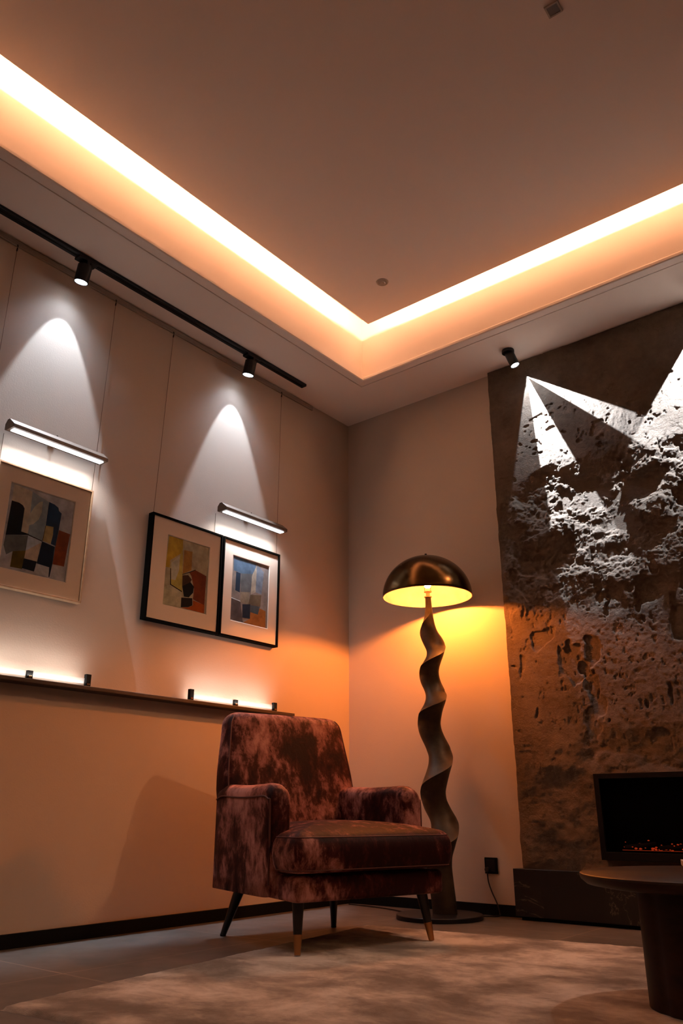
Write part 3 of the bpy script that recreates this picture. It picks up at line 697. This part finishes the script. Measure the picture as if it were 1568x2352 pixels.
# armrests
def armrest(s, yo, yi):
    # cross-section in (y,z); y measured outward from the arm centre line
    c = (yo+yi)/2; hw = abs(yo-yi)/2
    def sec(x, shr, ztop, back):
        ang_pts = []
        zt = ztop
        oy = (hw-shr)
        r_t = hw*1.02
        # outer side going up
        narrow = .075*max(0, (.10-x))/1.0        # follow body taper to the rear
        prof_ = [(oy, .163+shr), (oy, .24), (oy, .34), (oy, .42), (oy*1.0, zt-.045)]
        k = 9
        rr = min(.040, oy*.98)
        for j in range(k+1):
            a = math.pi*j/k
            prof_.append((oy*math.cos(a)*1.03 if 0 < j < k else oy*math.cos(a), zt-.040+.040*math.sin(a)*(1-shr*3)))
        prof_ += [(-oy, zt-.06), (-oy, .36), (-oy, .26), (-oy, .163+shr)]
        return [Vector((x, c+s*(y-0)-s*narrow, z)) for y, z in prof_]
    st = [(-.285, .006, .500), (-.27, 0, .505), (-.22, 0, .516), (-.15, 0, .513), (-.05, 0, .509), (.05, 0, .510), (.11, 0, .512), (.140, 0, .509), (.158, .001, .501), (.168, .004, .492), (.173, .010, .482), (.1745, .018, .470)]
    bm = bmesh.new(); rings(bm, [sec(x, sh, zt, 0) for x, sh, zt in st])
    o = finish('armrest', bm, M['velvet'], chair, True)
    # piping along the outer edge below the roll and down the front
    pts = [Vector((x, c+s*(hw+.0012)-s*.075*max(0, .10-x), zt-.042)) for x, sh, zt in st[1:9]]
    pts += [Vector((.166, c+s*(hw-.001), .452)), Vector((.168, c+s*(hw-.002), .36)), Vector((.168, c+s*(hw-.002), .20))]
    bm = bmesh.new(); tube(bm, smoothpts(pts, 4), .0032, 6); finish('piping', bm, M['piping'], o, True)
armrest(-1, -.318, -.236); armrest(1, .332, .246)
# backrest
bm = bmesh.new(); R = []
def back_ring(z):
    zt = .792; rc = .055
    u_ = (z-.16)/(zt-.16)
    w_ = .268+.030*(1-sstep_(.50, .80, z))
    w_ = w_ if z > .5 else .298-.045*sstep_(.5, .2, z)
    if z > zt-rc: w_ -= rc-math.sqrt(max(0, rc*rc-(z-(zt-rc))**2))
    xb = -.285-.085*u_**1.2; xf = -.165-.125*sstep2(.30, .792, z)
    th = (xf-xb)/2
    if z > zt-.03: th *= math.sqrt(max(.05, 1-((z-(zt-.03))/.032)**2))
    cx = (xf+xb)/2
    if z > zt-.03: cx = cx
    n = 60; out = []
    for i in range(n):
        t = 2*math.pi*i/n; c_, s_ = math.cos(t), math.sin(t)
        p_ = 7.0
        x = math.copysign(abs(c_)**(2/p_), c_)*th; y = math.copysign(abs(s_)**(2/p_), s_)*w_
        if x > 0: x += .012*(1-(y/w_)**2)     # front face is gently padded
        out.append(Vector((cx+x, y+.012+.012*u_, z)))
    return out
def sstep_(a, b_, x):
    t = max(0, min(1, (x-a)/(b_-a))); return t*t*(3-2*t)
def sstep2(a, b_, x): return max(0, min(1, (x-a)/(b_-a)))
zl = [.165, .20, .26, .32, .38, .44, .50, .56, .62, .67, .71, .737, .75, .762, .772, .780, .786, .790, .7915]
vr = rings(bm, [back_ring(z) for z in zl])
bk = finish('backrest', bm, M['velvet'], chair, True)
for sgn in (-1, 1):
    bm = bmesh.new(); pts = []
    for z in zl[1:-3]:
        rg = back_ring(z); v_ = max((p for p in rg if (p.y-.02)*sgn > 0), key=lambda p: p.x*2.0+abs(p.y-.02))
        pts.append(v_)
    tube(bm, pts, .0028, 6); finish('piping', bm, M['piping'], bk, True)
# legs
def leg(top, foot, r0, r1, ferr, z0):
    d = (Vector(foot)-Vector(top)); bm = bmesh.new()
    cut = 1-ferr
    p1 = Vector(top)+d*cut
    cyl(bm, top, p1, r0, r0+(r1-r0)*cut, 28); l = finish('leg', bm, M['leg'], chair, True, 40)
    bm = bmesh.new(); cyl(bm, p1, foot, r0+(r1-r0)*cut+.0007, r1, 28)
    if ferr > .05: finish('leg_tip', bm, M['brass'], l, True, 40)['label'] = 'brass leg tip'
    else: finish('leg_tip', bm, M['black_matte'], l, True, 40)
leg((.262, -.262, .165), (.281, -.273, .012), .0195, .0095, .36, 0)
leg((.262, .240, .165), (.283, .262, .012), .0195, .0095, .36, 0)
leg((-.225, -.200, .165), (-.300, -.225, 0), .0200, .0100, .03, 0)
leg((-.235, .215, .165), (-.262, .236, 0), .0200, .0100, .03, 0)

# ================================================================== FLOOR LAMP
LX, LY = .677, -.250
lamp = empty('floor_lamp', (LX, LY, 0))
tagp(lamp, 'tall sculptural floor lamp with a twisting dark bronze stem and brass dome shade', 'floor lamp')
bm = bmesh.new(); lathe(bm, [(.001, 0), (.178, 0), (.1815, .002), (.1815, .016), (.179, .0185), (.001, .019)], 96); finish('base', bm, M['black_metal'], lamp, True, 35)
vd = Vector((2.70856-LX, -3.42985-LY, 0)).normalized(); rt = Vector((-vd.y, vd.x, 0))   # rt: sideways as the photo shows the bends
bm = bmesh.new(); R = []
TAB = [(1.381,.0033,.0138),(1.337,.0044,.015),(1.28,.0033,.0216),(1.248,.0009,.0297),(1.216,-.0019,.0421),(1.185,.0132,.0506),(1.153,.0269,.0519),(1.125,.0306,.0429),(1.098,.0257,.0382),(1.067,.0105,.0404),(1.044,-.0018,.0441),(1.021,-.0066,.0456),(.998,-.0036,.0462),(.975,.0034,.0473),(.949,.0161,.0479),(.922,.0246,.0481),(.896,.0209,.0469),(.87,.0104,.0472),(.848,-.0015,.0505),(.826,-.0091,.0526),(.795,-.0151,.0521),(.767,-.011,.0527),(.738,-.0009,.054),(.694,.0214,.0556),(.651,.0337,.0539),(.616,.0289,.0526),(.58,.0164,.0524),(.538,.0011,.0548),(.503,-.0088,.0558),(.469,-.0061,.0558),(.427,.0114,.0589),(.387,.0348,.0601),(.366,.0394,.0603),(.333,.0356,.0594),(.286,.0208,.0592),(.24,.0075,.056),(.201,.0058,.0544),(.136,.0128,.0526),(.077,.0187,.0522),(.019,.0232,.0509)]
TAB = TAB[::-1]; tz = [a[0] for a in TAB]
ker = np.array([1, 2, 3, 2, 1])/9.
zz_ = np.linspace(.019, 1.381, 190)
off = np.interp(zz_, tz, [a[1] for a in TAB]); wid = np.interp(zz_, tz, [a[2] for a in TAB])
for _ in range(1):
    off = np.convolve(np.pad(off, 2, 'edge'), ker, 'valid'); wid = np.convolve(np.pad(wid, 2, 'edge'), ker, 'valid')
ph = np.interp(zz_, [.019, .20, .36, .49, .651, .81, .922, 1.021, 1.14, 1.225, 1.30, 1.381], [9.0, 9.0, 8, 7, 6, 5, 4, 3, 2, 1, .4, .2])*math.pi
amp = np.interp(zz_, [.019, .2, .5, 1.1, 1.22, 1.32], [.006, .018, .026, .022, .012, 0])
cus = np.interp(zz_, [.019, .12, .25, 1.2, 1.29, 1.34], [.10, .25, .42, .42, .25, 0])
NS = 72
for i, z in enumerate(zz_):
    p_ = ph[i]; u_ = []; v_ = []
    for k in range(NS):
        th = 2*math.pi*k/NS+p_        # a vertex always sits on the ridge
        dl = abs((th-p_+math.pi) % (2*math.pi)-math.pi)
        r_ = .80+cus[i]*math.exp(-dl/.42)+.10*cus[i]*math.cos(2*(th-p_))
        u_.append(r_*math.cos(th)); v_.append(r_*math.sin(th))
    lo, hi = min(u_), max(u_); ring = []
    for a, b_ in zip(u_, v_):
        s_ = off[i]+wid[i]*(2*(a-lo)/(hi-lo)-1)
        dep = wid[i]*b_*.92+amp[i]*math.sin(p_)
        ring.append(Vector((rt.x*s_+vd.x*dep, rt.y*s_+vd.y*dep, z)))
    R.append(ring)
rings(bm, R); finish('stem', bm, M['stem'], lamp, True, 50)
sx_, sy_ = rt.x*.0033, rt.y*.0033
bm = bmesh.new(); lathe(bm, [(.001, 1.380), (.018, 1.380), (.0185, 1.384), (.010, 1.386), (.0095, 1.404), (.0185, 1.406), (.0185, 1.411), (.012, 1.413), (.012, 1.424), (.001, 1.425)], 32, (sx_, sy_, 0)); finish('socket', bm, M['socket'], lamp, True, 35)
bm = bmesh.new(); lathe(bm, [(.001, 1.425), (.009, 1.428), (.0165, 1.438), (.0185, 1.449), (.0165, 1.460), (.009, 1.467), (.001, 1.469)], 24, (sx_, sy_, 0)); bl = finish('bulb', bm, M['bulb'], lamp, True)
ZR, RR, HH = 1.383, .2135, .200
def dome(r, h, n=26): return [(max(.0008, r*math.sin(math.pi/2*(1-k/n))), ZR+h*(1-(1-k/n*1.0)**0)*0+h*math.cos(math.pi/2*(1-k/n))) for k in range(n+1)]
bm = bmesh.new(); lathe(bm, [(RR-.0005, ZR)]+[(r, z+.001) for r, z in dome(RR, HH)], 96, ends=False); sh = finish('lamp_shade', bm, M['shade_out'], lamp, True)
bm = bmesh.new(); lathe(bm, [(r, z) for r, z in dome(RR-.0022, HH-.0022)], 96, ends=False); finish('lining', bm, M['shade_in'], sh, True)
bm = bmesh.new(); lathe(bm, [(RR-.003, ZR-.0008), (RR+.0006, ZR-.0008), (RR+.0010, ZR+.0018), (RR-.001, ZR+.003)], 96, ends=False); finish('rim', bm, M['shade_out'], sh, True)
bm = bmesh.new(); lathe(bm, [(.001, ZR+HH-.002), (.008, ZR+HH-.001), (.008, ZR+HH+.004), (.003, ZR+HH+.005), (.003, ZR+HH+.010), (.0055, ZR+HH+.012), (.0055, ZR+HH+.016), (.001, ZR+HH+.018)], 24); finish('finial', bm, M['black_metal'], lamp, True, 35)
bm = bmesh.new(); cyl(bm, (sx_, sy_, 1.466), (0, 0, ZR+HH-.002), .003, n=12)
for a in range(3):
    t_ = a*2*math.pi/3; cyl(bm, (sx_+.016*math.cos(t_), sy_+.016*math.sin(t_), 1.409), (.030*math.cos(t_), .030*math.sin(t_), ZR+HH-.006), .0012, n=8)
finish('shade_holder', bm, M['shade_out'], lamp, True)
# cords
bm = bmesh.new(); tube(bm, smoothpts([(.783, -.016, .168), (.786, -.014, .13), (.800, -.013, .09), (.822, -.016, .05), (.838, -.024, .012), (.842, -.040, .004), (.82, -.070, .004), (.78, -.090, .004), (.745, -.095, .004)], 8), .0028, 8)
for v_ in bm.verts: v_.co -= Vector((LX, LY, 0))
finish('power_cord', bm, M['cord'], lamp, True)
bm = bmesh.new(); tube(bm, smoothpts([(.50, -.205, .004), (.42, -.165, .004), (.33, -.125, .004), (.22, -.095, .004), (.12, -.08, .004), (.05, -.07, .004)], 8), .0028, 8)
for v_ in bm.verts: v_.co -= Vector((LX, LY, 0))
finish('power_cord', bm, M['cord'], lamp, True)
# outlet
e = empty('power_outlet', (.798, 0, .197)); tagp(e, 'square black power outlet low on the wall beside the floor lamp', 'outlet')
bm = bmesh.new(); box(bm, -.031, .031, -.008, 0, -.033, .033, .002); finish('cover_plate', bm, M['black_matte'], e)
bm = bmesh.new(); box(bm, -.022, .022, -.0095, -.007, -.024, .024, .001); finish('insert', bm, M['black_metal'], e)
bm = bmesh.new(); cyl(bm, (-.014, -.009, -.016), (-.014, -.024, -.016), .010, n=20, bev=.001); finish('plug', bm, M['cord'], e, True, 40)

# ================================================================== FIREPLACE
e = empty('fireplace', (1.337, -.060, .24)); tagp(e, 'black built-in electric fireplace with faint embers in the stone wall', 'fireplace')
WF, HF = 1.3, .325
bm = bmesh.new(); fw = .022
box(bm, 0, fw, -.022, .04, 0, HF, .001); box(bm, WF-fw, WF, -.022, .04, 0, HF, .001); box(bm, fw, WF-fw, -.022, .04, 0, .030, .001); box(bm, fw, WF-fw, -.022, .04, HF-.020, HF, .001)
fr_ = finish('frame', bm, M['fire_frame'], e)
bm = bmesh.new(); box(bm, fw, WF-fw, -.0195, -.018, .012, .0135); finish('trim_line', bm, M['bronze'], fr_)
bm = bmesh.new(); box(bm, fw, WF-fw, .036, .040, .03, HF-.02); box(bm, fw, fw+.004, -.01, .036, .03, HF-.02); box(bm, WF-fw-.004, WF-fw, -.01, .036, .03, HF-.02); box(bm, fw, WF-fw, -.01, .036, .03, .034); finish('firebox', bm, M['soot'], e)
bm = bmesh.new(); f = bm.faces.new([bm.verts.new(p) for p in ((fw, -.012, .03), (WF-fw, -.012, .03), (WF-fw, -.012, HF-.02), (fw, -.012, HF-.02))]); finish('glass_front', bm, M['glass'], e)
bm = bmesh.new(); rnd = random.Random(5)
for k in range(110):
    x = rnd.uniform(.07, WF-.07); z = .040+abs(rnd.gauss(0, .012)); y = rnd.uniform(0, .03); s_ = rnd.uniform(.0025, .006)
    t = bmesh.new(); bmesh.ops.create_icosphere(t, subdivisions=1, radius=s_)
    for v_ in t.verts: v_.co = Vector((x+v_.co.x*rnd.uniform(.8, 1.6), y+v_.co.y, z+v_.co.z*.7))
    merge(bm, t)
o = finish('ember_bed', bm, M['ember'], e); o['kind'] = 'stuff'
for k in range(7):
    bm = bmesh.new(); x = .13+k*.17+rnd.uniform(-.02, .02); cyl(bm, (x-.06, .012, .048), (x+.06, .020, .055+rnd.uniform(0, .015)), .008, .006, 12); finish('log', bm, M['log'], e, True)
bm = bmesh.new(); box(bm, .08, WF-.08, 0, .002, .0375, .0388); finish('glow_line', bm, M['ember'], e)
# hearth
bm = bmesh.new(); box(bm, .945, 5.4, -.085, 0, .014, .195, .0015)
h_ = finish('hearth', bm, M['marble']); tagp(h_, 'dark veined marble hearth block running under the stone wall', 'hearth')
bm = bmesh.new(); box(bm, .965, 5.38, -.070, 0, .0, .014); finish('plinth', bm, M['black_matte'], h_)

# ================================================================== RUG
def tuft_rug():
    A = Vector((.602, -.655, 0)); ux = Vector((.993, .118, 0)).normalized(); uy = Vector((.118, -.993, 0)).normalized()
    LXr, LYr = 2.9, 1.64; n, m_ = 290, 164
    rs = np.random.RandomState(9); bm = bmesh.new(); G = []
    for i in range(n+1):
        row = []
        for j in range(m_+1):
            a, b_ = i/n*LXr, j/m_*LYr
            ed = min(a, b_, LXr-a, LYr-b_)
            z = .010*min(1, math.sqrt(max(0, ed)/.012)) + .0016*noise.noise(Vector((a*60, b_*60, 0)))+.0012*noise.noise(Vector((a*14, b_*14, 3)))
            w_ = .003*noise.noise(Vector((a*50, b_*50, 9))) if ed < .001 else 0
            p = A+ux*(a+w_)+uy*(b_+w_); p.z = max(.0005, z) if ed > 0 else .0002; row.append(bm.verts.new(p))
        G.append(row)
    for i in range(n):
        for j in range(m_): bm.faces.new((G[i][j], G[i+1][j], G[i+1][j+1], G[i][j+1]))
    for f in bm.faces:
        f.normal_update()
        if f.normal.z < 0: f.normal_flip()
    me_ = bpy.data.meshes.new('area_rug'); bm.to_mesh(me_); bm.free(); me_.materials.append(M['rug'])
    for p in me_.polygons: p.use_smooth = True
    o = bpy.data.objects.new('area_rug', me_); S.collection.objects.link(o); return o
o = tuft_rug(); tagp(o, 'large beige and taupe mottled wool rug under the front of the armchair', 'rug')

# ================================================================== COFFEE TABLE
CX, CY = 2.10, -1.30
e = empty('coffee_table', (CX, CY, .009)); tagp(e, 'low round dark wooden coffee table on a thick drum pedestal', 'coffee table')
bm = bmesh.new(); zt = .276
lathe(bm, [(.001, zt-.028), (.262, zt-.028), (.285, zt-.024), (.297, zt-.014), (.300, zt-.006), (.2985, zt-.002), (.295, zt), (.001, zt)], 128); finish('tabletop', bm, M['walnut'], e, True, 35)
bm = bmesh.new(); n = 96; R = []
for z, k in ((0, .985), (.003, 1), (zt-.03, 1), (zt-.028, .99)):
    ring = []
    for i in range(n):
        t = 2*math.pi*i/n; fl = abs(math.sin(t*9/2+.35)); r_ = (.168+.007*fl**.5)*k; ring.append(Vector((r_*math.cos(t), r_*math.sin(t), z)))
    R.append(ring)
rings(bm, R); finish('pedestal', bm, M['walnut'], e, True, 25)
e = empty('book', (1.985, -1.045, .285), math.radians(20)); tagp(e, 'pale closed book lying on the round coffee table', 'book')
bm = bmesh.new(); box(bm, -.03, .17, -.11, .06, 0, .0016, .0004); box(bm, -.03, .17, -.11, .06, .0114, .013, .0004); box(bm, -.0316, -.03, -.11, .06, 0, .013, .0004); finish('cover', bm, M['book'], e)
bm = bmesh.new(); box(bm, -.029, .166, -.106, .056, .0016, .0114); finish('pages', bm, M['pages'], e)
